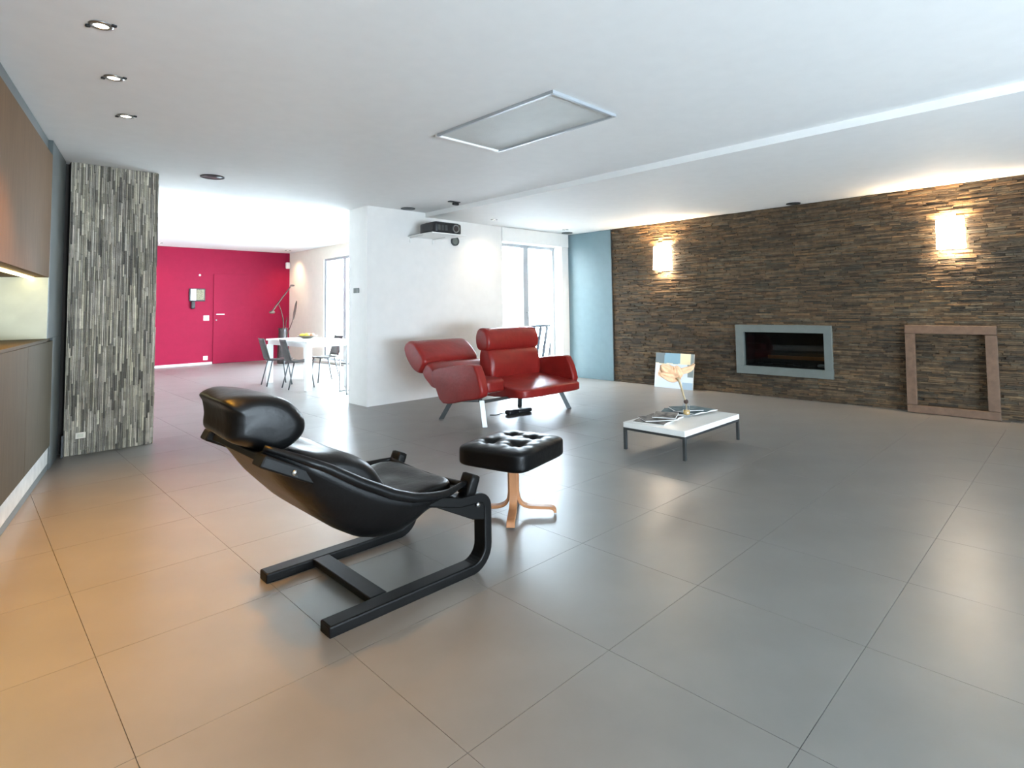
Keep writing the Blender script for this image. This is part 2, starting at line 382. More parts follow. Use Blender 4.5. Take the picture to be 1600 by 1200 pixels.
for lo, hi in [((fx0, 7.7, DZ0), (fx1, 9.9, DZ0 + .06)), ((fx0, 7.7, DZ1 - .06), (fx1, 9.9, DZ1)), ((fx0, 7.7, DZ0 + .06), (fx1, 7.76, DZ1 - .06)), ((fx0, 9.84, DZ0 + .06), (fx1, 9.9, DZ1 - .06))]:
    box('window_frame', lo, hi, 'alu', w3)
box('window_pane', (XD + .057, 7.76, DZ0 + .06), (XD + .063, 9.84, DZ1 - .06), 'glass', w3)
struct(box('wall_dining_left', (0.6, YP + 0.62, 0), (0.9, YR, HD), 'white'), 'white left wall of the dining area behind the pillar', 'wall')
# door in the crimson wall
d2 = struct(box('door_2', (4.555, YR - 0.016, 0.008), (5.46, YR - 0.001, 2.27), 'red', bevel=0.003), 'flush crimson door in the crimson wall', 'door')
bar('door_handle', [(4.61, YR - 0.05, 1.245), (4.80, YR - 0.05, 1.245)], 0.02, 0.02, (0, 1, 0), 'steel', d2)
tube('keyhole', [(4.62, YR - 0.0225, 1.10), (4.62, YR - 0.03, 1.10)], 0.018, 'steel', d2, n=12)
struct(box('baseboard_rear', (0.95, YR - 0.016, 0.0), (4.54, YR - 0.001, 0.055), 'white', bevel=0.003), 'low white baseboard under the crimson wall left of the door', 'baseboard')

# ---- left slanted wall (behind the wall unit) and the unseen front of the room
CX, CY = 0.204, 4.511; dl = Vector((0.2076, 0.978, 0)); nl = Vector((0.978, -0.2076, 0))
def LW(s, dep, z): return Vector((CX, CY, 0)) + dl * s + nl * dep + Vector((0, 0, z))
def lbox(name, s0, s1, d0, d1, z0, z1, m, parent=None, bevel=0.0):
    v = [LW(s0, d0, z0), LW(s1, d0, z0), LW(s1, d1, z0), LW(s0, d1, z0), LW(s0, d0, z1), LW(s1, d0, z1), LW(s1, d1, z1), LW(s0, d1, z1)]
    return raw(name, v, boxgeo((0, 0, 0), (1, 1, 1))[1], m, parent, bevel=bevel)
struct(lbox('wall_left', -9.6, 2.75, -0.9, -0.55, 0, H1, 'white'), 'white wall behind the built-in wall unit', 'wall')
RX0, RX1, RZ0, RZ1 = -0.6, 4.8, 0.06, 1.40
struct(multibox('wall_front', [((-3.2, YF - 0.25, 0), (RX0, YF, H1)), ((RX1, YF - 0.25, 0), (XS + 0.35, YF, H1)), ((RX0, YF - 0.25, 0), (RX1, YF, RZ0)), ((RX0, YF - 0.25, RZ1), (RX1, YF, H1))], 'white'),
       'white wall with an unseen wide low window opposite the red loveseat, behind the viewer', 'wall')
w4 = struct(thing('window_4_unseen', 'wide unseen window behind the viewer, set low to brighten the ceiling', 'window', (2.4, YF - 0.1, RZ0)))  # unseen window, kept low so daylight reaches the ceiling more than the floor
for lo, hi in [((RX0, YF - .12, RZ0), (RX1, YF - .06, RZ0 + .06)), ((RX0, YF - .12, RZ1 - .06), (RX1, YF - .06, RZ1)), ((RX0, YF - .12, RZ0 + .06), (RX0 + .06, YF - .06, RZ1 - .06)), ((RX1 - .06, YF - .12, RZ0 + .06), (RX1, YF - .06, RZ1 - .06)), ((2.35, YF - .12, RZ0 + .06), (2.45, YF - .06, RZ1 - .06))]:
    box('window_frame', lo, hi, 'alu', w4)
for a, b in [(RX0 + .06, 2.35), (2.45, RX1 - .06)]: box('window_pane', (a, YF - .093, RZ0 + .06), (b, YF - .087, RZ1 - .06), 'glass', w4)

# ---- terrace outside
struct(box('terrace_ground', (WX0, 7.2, -0.15), (16, 22, -0.03), 'terrace'), 'pale terrace paving outside the tall window', 'terrace')

# ================================================================== WALL UNIT ON THE LEFT
S0, S1 = -2.6, 1.46
uc = thing('wall_cabinet', 'brown wood wall cabinet above the lit niche on the left', 'cabinet', LW(0, 0, 1.61))
lbox('body', S0, S1, -0.5, -0.021, 1.60, 2.60, 'cabu', uc)
for a in [-2.6, -1.588, -0.576, 0.436]: lbox('door', a + 0.002, a + 1.022, -0.02, 0.0, 1.60, 2.60, 'cabu', uc, 0.002)
lbox('shadow_gap', S0, S1, -0.5, -0.03, 2.60, H1 - 0.003, 'slatepanel', uc)  # dark strip puts the shade of the gap under the ceiling into colour
bc = thing('base_cabinet', 'taupe wood base cabinet below the lit niche with a pale plinth', 'cabinet', LW(0, 0, 0))
lbox('body', S0, S1 + 0.3, -0.5, -0.021, 0.205, 1.10, 'cabl', bc)
for a in [-2.6, -1.51, -0.42, 0.67]: lbox('door', a + 0.002, a + 1.088, -0.02, 0.0, 0.20, 1.08, 'cabl', bc, 0.002)
lbox('worktop', S0, S1, -0.5, -0.0, 1.081, 1.105, 'cabl', bc, 0.002)
lbox('plinth', S0, S1 + 0.3, -0.5, -0.012, 0.055, 0.2, 'plinth', bc)
lbox('kickboard', S0, S1 + 0.3, -0.5, -0.012, 0.001, 0.054, 'slatepanel', bc)
nb = thing('display_niche', 'lit pale niche between the brown wall cabinet and taupe base cabinet', 'niche', LW(0, -0.3, 1.11))
lbox('niche_back', S0, S1, -0.5, -0.36, 1.106, 1.598, 'niche', nb)
lbox('niche_side', S1 - 0.02, S1 - 0.0005, -0.359, -0.003, 1.106, 1.598, 'niche', nb)
lbox('led_strip', S0, S1 - 0.03, -0.12, -0.09, 1.585, 1.598, 'led', nb)
tp = tag(lbox('tall_panel', S1 + 0.001, 2.24, -0.5, 0.0, 1.106, H1 - 0.003, 'slatepanel', None, 0.003), 'slate-grey panel between the wall cabinet and the pillar', 'panel')
tp2 = tag(lbox('low_panel', S1 + 0.301, 2.24, -0.5, -0.0, 0.001, 1.105, 'slatepanel', None, 0.003), 'slate-grey lower panel beside the pillar foot', 'panel')
tag(box('skirting_block', (PX0 - 0.022, YP - 0.06, 0.001), (PX0 - 0.002, YP - 0.01, 0.2), 'dark', bevel=0.004), 'small dark block at the pillar foot', 'skirting')
ou = thing('wall_outlet', 'small beige outlet low on the slate pillar', 'outlet', (0.827, YP - 0.02, 0.177))
box('cover_plate', (0.79, YP - 0.026, 0.150), (0.865, YP - 0.014, 0.205), 'cream', ou, 0.003)
box('socket_face', (0.805, YP - 0.029, 0.162), (0.850, YP - 0.0262, 0.193), 'niche', ou, 0.002)

# ================================================================== CEILING ITEMS
WARM = (1.0, 0.45, 0.04)
def downlight(x, y, z, r, watts, label, cone=120, on=True, group='recessed ceiling downlights', col=(1.0, 0.62, 0.28), direction=(0, 0, -1)):
    t = thing('recessed_downlight', label, 'downlight', (x, y, z), group)
    lathe('trim_ring', [(r * 0.72, z - 0.0005), (r * 1.15, z - 0.0005), (r * 1.15, z - 0.006), (r * 0.75, z - 0.009), (r * 0.72, z - 0.0005)], (x, y, 0), 'steel', t, 20)
    lathe('lens', [(0.001, z - 0.001), (r * 0.7, z - 0.001), (r * 0.7, z - 0.004), (0.001, z - 0.004)], (x, y, 0), 'bulb' if on else 'dark', t, 20)
    for s in (-1, 1): rbox('spring_clip', (x + s * r * 1.05, y - s * r * 0.9, z - 0.005), (r * 0.5, r * 0.5, 0.009), 'dark', t, n=2)
    if watts: lamp('bulb_light', 'SPOT', (x, y, z - 0.02), watts, col, direction, 0.04, cone, 0.9, t)
    return t
downlight(0.457, 3.393, H1, 0.045, 105, 'lit recessed downlight nearest the viewer in the left row', 84, col=WARM)
downlight(0.623, 4.110, H1, 0.045, 105, 'lit recessed downlight in the middle of the left row', 84, col=WARM)
downlight(0.815, 4.863, H1, 0.045, 68, 'lit recessed downlight of the left row nearest the pillar', 66, col=WARM)
downlight(0.29, 2.67, H1, 0.045, 92, 'unseen downlight added to the left row above the viewer', 84, col=WARM)  # added out of view to warm the near left floor
downlight(0.12, 1.95, H1, 0.045, 72, 'unseen downlight added to the left row behind the viewer', 84, col=WARM)  # likewise added out of view, for the orange floor at lower left
downlight(5.791, 6.42, H2, 0.03, 13, 'small recessed spot lighting the white wall beside the projector', cone=115, col=(1.0, 0.80, 0.55), direction=(0.22, 0.28, -1))
downlight(7.5, 6.45, H2, 0.03, 25, 'small recessed spot before the tall terrace window', cone=95, col=(1.0, 0.80, 0.55), direction=(0, 0.1, -1))
downlight(6.1, 14.9, HD, 0.045, 40, 'recessed spot lighting the cream dining wall', cone=100, col=(1.0, 0.72, 0.45), direction=(0.15, 0.3, -1))
downlight(3.2, 15.0, HD, 0.045, 14, 'recessed spot lighting the crimson wall left of the intercom', cone=100, col=(1.0, 0.72, 0.45), direction=(0, 0.3, -1))
def ceil_speaker(x, y, z, r, label):
    t = thing('ceiling_speaker', label, 'ceiling speaker', (x, y, z), 'round dark ceiling speakers')
    lathe('rim', [(r * 0.86, z - 0.0005), (r, z - 0.0005), (r, z - 0.008), (r * 0.86, z - 0.01), (r * 0.86, z - 0.0005)], (x, y, 0), 'dark', t, 28)
    lathe('grille', [(0.001, z - 0.001), (r * 0.85, z - 0.001), (r * 0.85, z - 0.006), (0.001, z - 0.007)], (x, y, 0), 'dsteel', t, 28)
ceil_speaker(1.852, 6.475, H1, 0.115, 'round dark ceiling speaker near the grey slate pillar')
ceil_speaker(4.46, 6.76, H1, 0.10, 'round dark ceiling speaker left of the projector')
ceil_speaker(7.98, 2.785, H2, 0.09, 'small round dark ceiling speaker above the fireplace')
ceil_speaker(7.86, 6.72, H2, 0.10, 'round dark ceiling speaker above the blue-grey panel')
sp = thing('track_spot', 'small dark fitting on the ceiling edge above the projector', 'ceiling fitting', (4.62, 5.95, H1))
box('base', (4.55, 5.90, H1 - 0.012), (4.72, 5.96, H1 - 0.0005), 'dsteel', sp, 0.003); rbox('spot_head', (4.66, 5.93, H1 - 0.03), (0.09, 0.05, 0.035), 'dark', sp, n=3)
hx0, hx1, hy0, hy1 = 2.719, 3.420, 2.423, 3.720
ht = thing('ceiling_hatch', 'rectangular pale hatch in the ceiling with a bright metal edge', 'ceiling hatch', ((hx0 + hx1) / 2, (hy0 + hy1) / 2, H1))
e = 0.022
box('panel', (hx0 + e, hy0 + e, H1 - 0.006), (hx1 - e, hy1 - e, H1 - 0.0005), 'hatch', ht)
box('frame_rail', (hx0, hy0, H1 - 0.022), (hx1, hy0 + e, H1 - 0.0005), 'alu', ht, 0.002); box('frame_rail', (hx0, hy1 - e, H1 - 0.022), (hx1, hy1, H1 - 0.0005), 'whitegloss', ht, 0.002)
box('frame_rail', (hx0, hy0 + e, H1 - 0.022), (hx0 + e, hy1 - e, H1 - 0.0005), 'alu', ht, 0.002); box('frame_rail', (hx1 - e, hy0 + e, H1 - 0.022), (hx1, hy1 - e, H1 - 0.0005), 'alu', ht, 0.002)

# ================================================================== WALL ITEMS
# sconces: open-ended opal glass shades, bulb inside
def sconce(yc, z0, z1, wb, wt, label):
    x1 = XS - 0.036; t = thing('wall_sconce', label, 'wall lamp', (x1, yc, z0), 'wall sconces on the stone wall')
    box('wall_bracket', (x1, yc - 0.05, (z0 + z1) / 2 - 0.06), (XS + 0.002, yc + 0.05, (z0 + z1) / 2 + 0.06), 'steel', t, 0.003)
    d = 0.11; th = 0.006
    def ring(z, w, dd, ins): return [Vector((x1 - 0.001, yc - w / 2 + ins, z)), Vector((x1 - 0.001, yc + w / 2 - ins, z)), Vector((x1 - dd + ins, yc + w / 2 - ins, z)), Vector((x1 - dd + ins, yc - w / 2 + ins, z))]
    ro, ri = [ring(z0, wb, d, 0), ring(z1, wt, d * 0.92, 0)], [ring(z0, wb, d, th), ring(z1, wt, d * 0.92, th)]
    V = ro[0] + ro[1] + ri[0] + ri[1]; F = []
    for j in range(4):
        k = (j + 1) % 4
        F += [(j, k, 4 + k, 4 + j), (8 + j, 8 + k, 12 + k, 12 + j), (j, k, 8 + k, 8 + j), (4 + j, 4 + k, 12 + k, 12 + j)]
    raw('shade', V, F, 'shade', t)
    lathe('bulb', [(0.001, -0.04), (0.02, -0.03), (0.025, 0.0), (0.018, 0.035), (0.001, 0.045)], (x1 - 0.055, yc, (z0 + z1) / 2), 'bulb', t, 12)
    lamp('bulb_light', 'POINT', (x1 - 0.055, yc, z1 - 0.07), 60, (1.0, 0.66, 0.34), None, 0.04, parent=t)
    lamp('bulb_light', 'POINT', (x1 - 0.055, yc, z0 + 0.06), 18, (1.0, 0.72, 0.42), None, 0.03, parent=t)
sconce(1.10, 1.91, 2.245, 0.265, 0.25, 'lit white glass wall sconce above the leaning wooden frame')
sconce(4.87, 1.89, 2.27, 0.29, 0.255, 'lit white glass wall sconce above the leaning painting')
# fireplace
fp = thing('fireplace', 'built-in glass-fronted fireplace with wide grey metal surround', 'fireplace', (XS - 0.04, 3.06, FZ0))
xo, xi = XS - 0.062, XS - 0.002
oy0, oy1, oz0, oz1 = 2.411, 3.706, 0.308, 1.009
box('surround', (xo, oy0, oz1 - 0.104), (xi, oy1, oz1), 'gmetal', fp, 0.003); box('surround', (xo, oy0, oz0), (xi, oy1, oz0 + 0.113), 'gmetal', fp, 0.003)
box('surround', (xo, oy0, oz0 + .1131), (xi, oy0 + 0.10, oz1 - .1041), 'gmetal', fp, 0.003); box('surround', (xo, oy1 - 0.12, oz0 + .1131), (xi, oy1, oz1 - .1041), 'gmetal', fp, 0.003)
multibox('firebox', [((XS + 0.30, FY0 + .001, FZ0 + .003), (XS + 0.32, FY1 - .001, FZ1 - .003)), ((XS, FY0 + .001, FZ0 + .003), (XS + 0.30, FY0 + 0.012, FZ1 - .003)), ((XS, FY1 - 0.012, FZ0 + .003), (XS + 0.30, FY1 - .001, FZ1 - .003)),
                     ((XS, FY0 + .012, FZ0 + .003), (XS + 0.30, FY1 - .012, FZ0 + 0.015)), ((XS, FY0 + .012, FZ1 - 0.015), (XS + 0.30, FY1 - .012, FZ1 - .003))], 'firebox', fp)
box('reflection_bar', (XS + 0.16, FY0 + 0.05, FZ0 + 0.10), (XS + 0.20, FY1 - 0.25, FZ0 + 0.15), 'fire_reflection', fp, 0.004)  # bar stands in for an orange reflection in the fireplace
for k in range(9):
    rbox('pebble', (XS + 0.10 + 0.1 * random.random(), FY0 + 0.10 + k * 0.10, FZ0 + 0.035), (0.09, 0.11, 0.05), 'dark' if k else 'paper', fp, pw=2.4, n=2)
box('glass_front', (XS - 0.012, FY0 + 0.0, FZ0 + 0.0), (XS - 0.008, FY1 - 0.0, FZ1 - 0.0), 'fireglass', fp)
# leaning wooden frame
pf = thing('picture_frame', 'empty brown wooden picture frame leaning on the stone wall', 'picture frame', (8.05, 1.166, 0))
A = Matrix.Translation((7.985, 0, 0)) @ Matrix.Rotation(math.radians(3.4), 4, 'Y')
a0, a1, top = 0.740, 1.594, 1.03
box('frame_rail', (0, a0, top - 0.10), (0.045, a1, top), 'frame', pf, 0.006, A); box('frame_rail', (0, a0, 0.006), (0.045, a1, 0.095), 'frame', pf, 0.006, A)
box('frame_stile', (0.001, a1 - 0.10, 0.096), (0.044, a1, top - 0.101), 'frame', pf, 0.006, A); box('frame_stile', (0.001, a0, 0.096), (0.044, a0 + 0.105, top - 0.101), 'frame', pf, 0.006, A)
# leaning painting
pt = thing('painting', 'small abstract canvas in pale blue and orange leaning on the stone wall', 'painting', (8.0, 4.69, 0))
A2 = Matrix.Translation((7.965, 0, 0)) @ Matrix.Rotation(math.radians(9), 4, 'Y')
py0, py1, pz = 4.36, 5.03, 0.552
box('stretcher', (0.004, py0, 0.003), (0.03, py1, pz), 'canvas', pt, 0.003, A2)
NU, NV = 64, 52
cv = grid('painted_surface', lambda u, w: A2 @ Vector((0.0025, lin(py1, py0, u), lin(0.003, pz, w))), NU, NV, 'paint', pt, smooth=False)
def art(u, w):
    n_ = noise.noise(Vector((u * 4, w * 4, 0.3))) * 0.06; uu, ww = u + n_, w + n_
    if ww > 0.72 and uu < 0.26: return (0.16, 0.20, 0.22)
    if ww > 0.72 and uu < 0.66: return (0.22, 0.38, 0.48)
    if ww > 0.70 and uu < 0.92: return (0.86, 0.74, 0.50)
    if uu > 0.86 and ww > 0.35: return (0.22, 0.27, 0.27)
    if ((uu - 0.42) / 0.33) ** 2 + ((ww - 0.46) / 0.2) ** 2 < 1: return (0.84, 0.56, 0.36)
    if ww < 0.18 and uu > 0.72: return (0.36, 0.5, 0.62)
    return (0.70, 0.78, 0.86)
at = cv.data.color_attributes.new('tint', 'FLOAT_COLOR', 'CORNER'); buf = []
for p_ in cv.data.polygons:
    i, j = divmod(p_.index, NV); c = art((i + .5) / NU, (j + .5) / NV); buf += [*c, 1.0] * len(p_.vertices)
at.data.foreach_set('color', buf)
# projector on its shelf, round wall speaker
sh = thing('projector_shelf', 'white shelf with bracket under the projector', 'shelf', (4.86, YW - 0.3, 2.36))
box('shelf_board', (4.56, 6.32, 2.345), (5.16, YW - 0.001, 2.362), 'whitegloss', sh, 0.003)
for x in (4.60, 5.0): bar('bracket', [(x, YW - 0.012, 2.27), (x, YW - 0.012, 2.335), (x, 6.6, 2.340)], 0.02, 0.01, (1, 0, 0), 'whitegloss', sh, 0)
pj = thing('projector', 'black video projector on the white shelf under the ceiling', 'projector', (4.86, 6.53, 2.363))
rbox('casing', (4.86, 6.535, 2.438), (0.48, 0.37, 0.15), 'dark', pj, pw=14, n=6)
def ringY(name, x, y, z, r0, r1, L, m, p):
    rings = []
    for rr, yy in [(r0, y), (r1, y), (r1, y - L), (r0, y - L)]: rings.append([Vector((x + rr * math.cos(2 * math.pi * k / 20), yy, z + rr * math.sin(2 * math.pi * k / 20))) for k in range(20)])
    rings.append(rings[0]); V, F = loftgeo(rings, False); return raw(name, V, F, m, p)
ringY('lens_ring', 4.985, 6.352, 2.438, 0.044, 0.058, 0.02, 'steel', pj)
ringY('lens', 4.985, 6.352, 2.438, 0.001, 0.043, 0.012, 'vase', pj)
for x in (4.70, 4.76, 4.82): box('vent', (x - 0.02, 6.345, 2.40), (x + 0.02, 6.352, 2.475), 'dsteel', pj, 0.002)
bar('top_cover', [(4.66, 6.50, 2.516), (5.06, 6.50, 2.516)], 0.25, 0.012, (0, 1, 0), 'dsteel', pj)
ws = thing('wall_speaker', 'small round dark speaker on the white wall below the projector', 'speaker', (5.41, YW, 2.345))
ringY('rim', 5.41, YW - 0.001, 2.345, 0.055, 0.072, 0.03, 'dsteel', ws); ringY('grille', 5.41, YW - 0.001, 2.345, 0.001, 0.054, 0.022, 'gmetal', ws)
th = thing('light_switch', 'dark double switch on the end face of the white wall', 'switch', (XE, 7.18, 1.572))
for k in (0, 1): box('rocker', (XE - 0.012, 7.135 + k * 0.075, 1.538), (XE - 0.001, 7.205 + k * 0.075, 1.608), 'gmetal', th, 0.004)
# crimson wall items
ic = thing('intercom', 'intercom with white handset cradle and small screen on the crimson wall', 'intercom', (4.19, YR, 1.70))
box('back_plate', (4.00, YR - 0.03, 1.575), (4.36, YR - 0.001, 1.895), 'dark', ic, 0.008); box('white_panel', (4.03, YR - 0.045, 1.60), (4.15, YR - 0.031, 1.88), 'switch', ic, 0.004)
box('screen', (4.16, YR - 0.04, 1.61), (4.335, YR - 0.031, 1.87), 'screen', ic, 0.003); rbox('handset', (4.085, YR - 0.035, 1.49), (0.09, 0.06, 0.20), 'dark', ic, n=4)
def plate(x, z, s, label, cat='switch'):
    t = thing('wall_switch' if cat == 'switch' else 'wall_outlet', label, cat, (x, YR, z))
    box('cover_plate', (x - s / 2, YR - 0.012, z - s / 2), (x + s / 2, YR - 0.001, z + s / 2), 'switch', t, 0.004); box('rocker', (x - s / 3.2, YR - 0.016, z - s / 3.2), (x + s / 3.2, YR - 0.0121, z + s / 3.2), 'whitegloss', t, 0.002)
plate(4.395, 1.157, 0.13, 'white switch plate beside the crimson door')
plate(4.39, 0.16, 0.10, 'white socket low on the crimson wall beside the door', 'outlet')
lathe_ = tag(rbox('wall_sensor', (4.232, YR - 0.012, 2.23), (0.05, 0.022, 0.05), 'switch', None, pw=3, n=3), 'tiny white sensor above the intercom', 'sensor')
al = thing('alarm_detector', 'small white detector high in the corner of the crimson wall', 'detector', (6.40, YR - 0.05, 2.55))
rbox('housing', (6.41, YR - 0.05, 2.56), (0.11, 0.09, 0.18), 'switch', al, n=4); box('lens', (6.385, YR - 0.101, 2.50), (6.435, YR - 0.096, 2.55), 'whitegloss', al)

# ================================================================== BLACK LOUNGE CHAIR (faces +X)
lc = thing('lounge_chair', 'black leather sling lounge chair on a black bentwood sled frame', 'lounge chair', (1.4, 2.56, 0))
YN, YFAR = 2.235, 2.885; YM = 2.56
def arc(c, r, a0, a1, n=7): return [(c[0] + r * math.cos(math.radians(lin(a0, a1, k / n))), c[1] + r * math.sin(math.radians(lin(a0, a1, k / n)))) for k in range(n + 1)]
path = [(1.075, 0.021), (1.45, 0.021), (1.80, 0.021)] + arc((1.815, 0.121), 0.10, -85, 0) + [(1.915, 0.22)] + arc((1.860, 0.300), 0.055, 0, 88) + [(1.74, 0.362), (1.58, 0.405), (1.30, 0.505), (1.0, 0.645), (0.81, 0.745)]
for y in (YN, YFAR):
    side = bar('side_frame', [(x, y, z) for x, z in path], 0.088, 0.048, (0, 1, 0), 'blackwood', lc, 0.008)
    V_ = [(x, y + s_ * 0.038, z) for s_ in (-1, 1) for x, z in ((1.905, 0.345), (1.905, 0.24), (1.82, 0.262), (1.60, 0.375), (1.58, 0.41), (1.74, 0.37))]
    raw('arm_board', V_, [(0, 1, 2, 3, 4, 5), (11, 10, 9, 8, 7, 6)] + [(k, (k + 1) % 6, 6 + (k + 1) % 6, 6 + k) for k in range(6)], 'blackwood', lc, bevel=0.004)
    for bx, bz in ((1.845, 0.33), (0.93, 0.68)):
        tube('bolt', [(bx, y - 0.044, bz), (bx, y - 0.052, bz)], 0.011, 'steel', side, n=10)
bar('cross_bar', [(1.345, YN + 0.044, 0.030), (1.345, YFAR - 0.044, 0.030)], 0.085, 0.032, (1, 0, 0), 'blackwood', lc, 0.005)
bar('back_slat', [(0.86, YN + 0.044, 0.722), (0.86, YFAR - 0.044, 0.722)], 0.06, 0.025, (0.9, 0, -0.43), 'blackwood', lc)
for y in (YN, YFAR):
    rbox('arm_pad', (1.825, y, 0.425), (0.055, 0.085, 0.105), 'blackwood', lc, pw=10, n=4, xf=Matrix.Rotation(math.radians(22), 3, 'Y'))
TOP = [(0.84, 0.775), (0.95, 0.725), (1.06, 0.668), (1.2, 0.58), (1.355, 0.497), (1.45, 0.46), (1.56, 0.437), (1.66, 0.425), (1.79, 0.435)]
BOT = [(0.84, 0.745), (0.95, 0.585), (1.084, 0.44), (1.17, 0.37), (1.26, 0.313), (1.35, 0.288), (1.42, 0.285), (1.49, 0.305), (1.56, 0.345), (1.63, 0.362), (1.79, 0.415)]
def sling_pt(u, w):
    x = lin(0.84, 1.79, u); t = 2 * w - 1; zt, zb = interp(TOP, x), interp(BOT, x)
    y = YM + (abs(t) ** 0.48) * (1 if t > 0 else -1) * interp(((0.84, 0.30), (1.0, 0.385), (1.5, 0.395), (1.70, 0.36), (1.79, 0.33)), x)
    return Vector((x, y, zb + (zt - zb) * abs(t) ** 4))
grid('sling', sling_pt, 40, 32, 'black', lc, solid=0.014)
for s in (-1, 1):
    tube('edge_roll', [(x, YM + s * interp(((0.84, 0.30), (1.0, 0.385), (1.5, 0.395), (1.70, 0.36), (1.79, 0.33)), x), interp(TOP, x) + 0.004) for x in [lin(0.84, 1.80, k / 30) for k in range(31)]], [0.012 + 0.012 * math.sin(math.pi * k / 30) for k in range(31)], 'black', lc)
tube('front_edge', [(lin(1.79, 1.80, math.sin(math.pi * k / 14)), lin(YM - 0.335, YM + 0.335, k / 14), 0.433 - 0.02 * math.sin(math.pi * k / 14)) for k in range(15)], 0.016, 'black', lc)
def seat_pt(q, p):
    n_ = noise.noise(Vector((p.x * 9, p.y * 9, 1.7))) * 0.008
    return Vector((p.x, p.y, p.z + n_ - 0.02 * (1 - q.y * q.y)))
rbox('seat_cushion', (1.595, YM, 0.415), (0.40, 0.60, 0.095), 'black', lc, pw=4, n=12, xf=Matrix.Rotation(math.radians(-3), 3, 'Y'), deform=seat_pt)
puff('back_cushion', [(1.44, 0.42), (1.405, 0.515), (1.33, 0.612), (1.22, 0.672), (1.10, 0.700), (1.0, 0.715), (0.95, 0.66), (1.04, 0.58), (1.18, 0.47), (1.32, 0.38)], YM - 0.285, YM + 0.285, 'black', lc, 'y', 0.12,
     fn=lambda q: q + Vector((0, 0, noise.noise(Vector((q.x * 8, q.y * 6, 4))) * 0.010)))
hc = puff('head_cushion', [(0.735, 0.955), (0.80, 0.975), (0.90, 0.962), (0.99, 0.922), (1.055, 0.85), (1.055, 0.785), (1.0, 0.735), (0.92, 0.722), (0.83, 0.765), (0.755, 0.805), (0.752, 0.87), (0.745, 0.92)], 2.335, 2.765, 'black', lc, 'y', 0.085, n=5,
     fn=lambda q: q + Vector((0, 0, noise.noise(Vector((q.x * 7, q.y * 6, 9))) * 0.010)))
for y in (2.45, 2.65): bar('strap', [(0.78, y, 0.795), (0.84, y, 0.755), (0.90, y, 0.71), (1.0, y, 0.655)], 0.03, 0.008, (0, 1, 0), 'black', hc, 0)

# ================================================================== FOOTSTOOL
st = thing('footstool', 'black buttoned leather footstool on a bent beech star base', 'footstool', (2.53, 2.65, 0))
cst = Vector((2.53, 2.65, 0)); R13 = Matrix.Rotation(math.radians(13), 3, 'Z')
for k in range(4):
    ang = math.radians(-138 + 90 * k); d = Vector((math.cos(ang), math.sin(ang), 0)); sd = Vector((-d.y, d.x, 0))
    prof = [(0.026, 0.34), (0.026, 0.20), (0.028, 0.12), (0.045, 0.07), (0.085, 0.047), (0.15, 0.042), (0.21, 0.040), (0.245, 0.036), (0.26, 0.022), (0.262, 0.010)]
    bar('leg', [cst + d * p.x + Vector((0, 0, p.y)) for p in catmull([(a, z, 0) for a, z in prof], 4)], 0.05, 0.018, sd, 'beech', st, 0.003)
box('top_plate', (2.40, 2.52, 0.335), (2.66, 2.78, 0.352), 'dark', st, 0.003)
BTN = [(-0.11, 0.09), (0.12, 0.07), (-0.10, -0.10), (0.11, -0.09)]
def stool_d(q, p):
    z = p.z
    if q.z > 0:
        for bx, by in BTN:
            dd = (p.x - bx) ** 2 + (p.y - by) ** 2; z -= 0.034 * math.exp(-dd / 0.0022)
            an = math.atan2(p.y - by, p.x - bx); z += 0.004 * math.sin(an * 7 + bx * 40) * math.exp(-dd / 0.012)
        z += 0.012 * (1 - q.x ** 2) * (1 - q.y ** 2)
    return Vector((p.x, p.y, z))
cu = rbox('cushion', (2.53, 2.655, 0.394), (0.57, 0.50, 0.13), 'black', st, pw=7, n=34, xf=R13, deform=stool_d)
for bx, by in BTN:
    q = R13 @ Vector((bx, by, 0)); rbox('button', (2.53 + q.x, 2.655 + q.y, 0.432), (0.022, 0.022, 0.012), 'black', cu, pw=2.2, n=2)

# ================================================================== RED LOVESEAT (faces -Y)
sf = thing('loveseat', 'red leather adjustable loveseat with one back upright and one reclined', 'sofa', (4.85, 5.2, 0))
armp = [(5.66, 0.565), (5.30, 0.632), (4.93, 0.668), (4.86, 0.62), (4.80, 0.50), (4.785, 0.325), (5.1, 0.245), (5.48, 0.18), (5.62, 0.34), (5.70, 0.46)]
puff('arm', armp, 4.08, 4.20, 'redl', sf, 'x', 0.035, n=3); puff('arm', armp, 5.645, 5.755, 'redl', sf, 'x', 0.035, n=3)
def wr_(q, amp=0.008, f=9): return q + Vector((0, noise.noise(q * f) * amp, noise.noise(q * f + Vector((5, 2, 1))) * amp))
def rs(q, p):
    t = (p.y + 0.43) / 0.86
    z = p.z + lin(0.0, 0.095, t) if q.z > 0 else p.z + 0.02 * t - 0.05 * t
    return Vector((p.x, p.y, z + noise.noise(Vector((p.x * 8, p.y * 8, 0))) * 0.006 + (0.012 * (1 - q.x ** 2) if q.z > 0 else 0)))
rbox('seat_cushion', (5.09, 5.02, 0.305), (1.08, 0.86, 0.10), 'redl', sf, pw=9, n=16, deform=rs)
rbox('seat_cushion', (4.375, 5.25, 0.41), (0.34, 0.82, 0.17), 'redl', sf, pw=6, n=10)
puff('back_cushion', [(5.30, 0.40), (5.27, 0.55), (5.30, 0.70), (5.37, 0.79), (5.50, 0.79), (5.52, 0.60), (5.48, 0.40)], 4.69, 5.58, 'redl', sf, 'x', 0.06, fn=lambda q: q + Vector((0, 0.010 * math.sin(q.x * 42 + q.z * 9) * max(0, 1 - abs(q.z - 0.6) * 6) * (1 if q.y < 5.42 else 0), 0)))
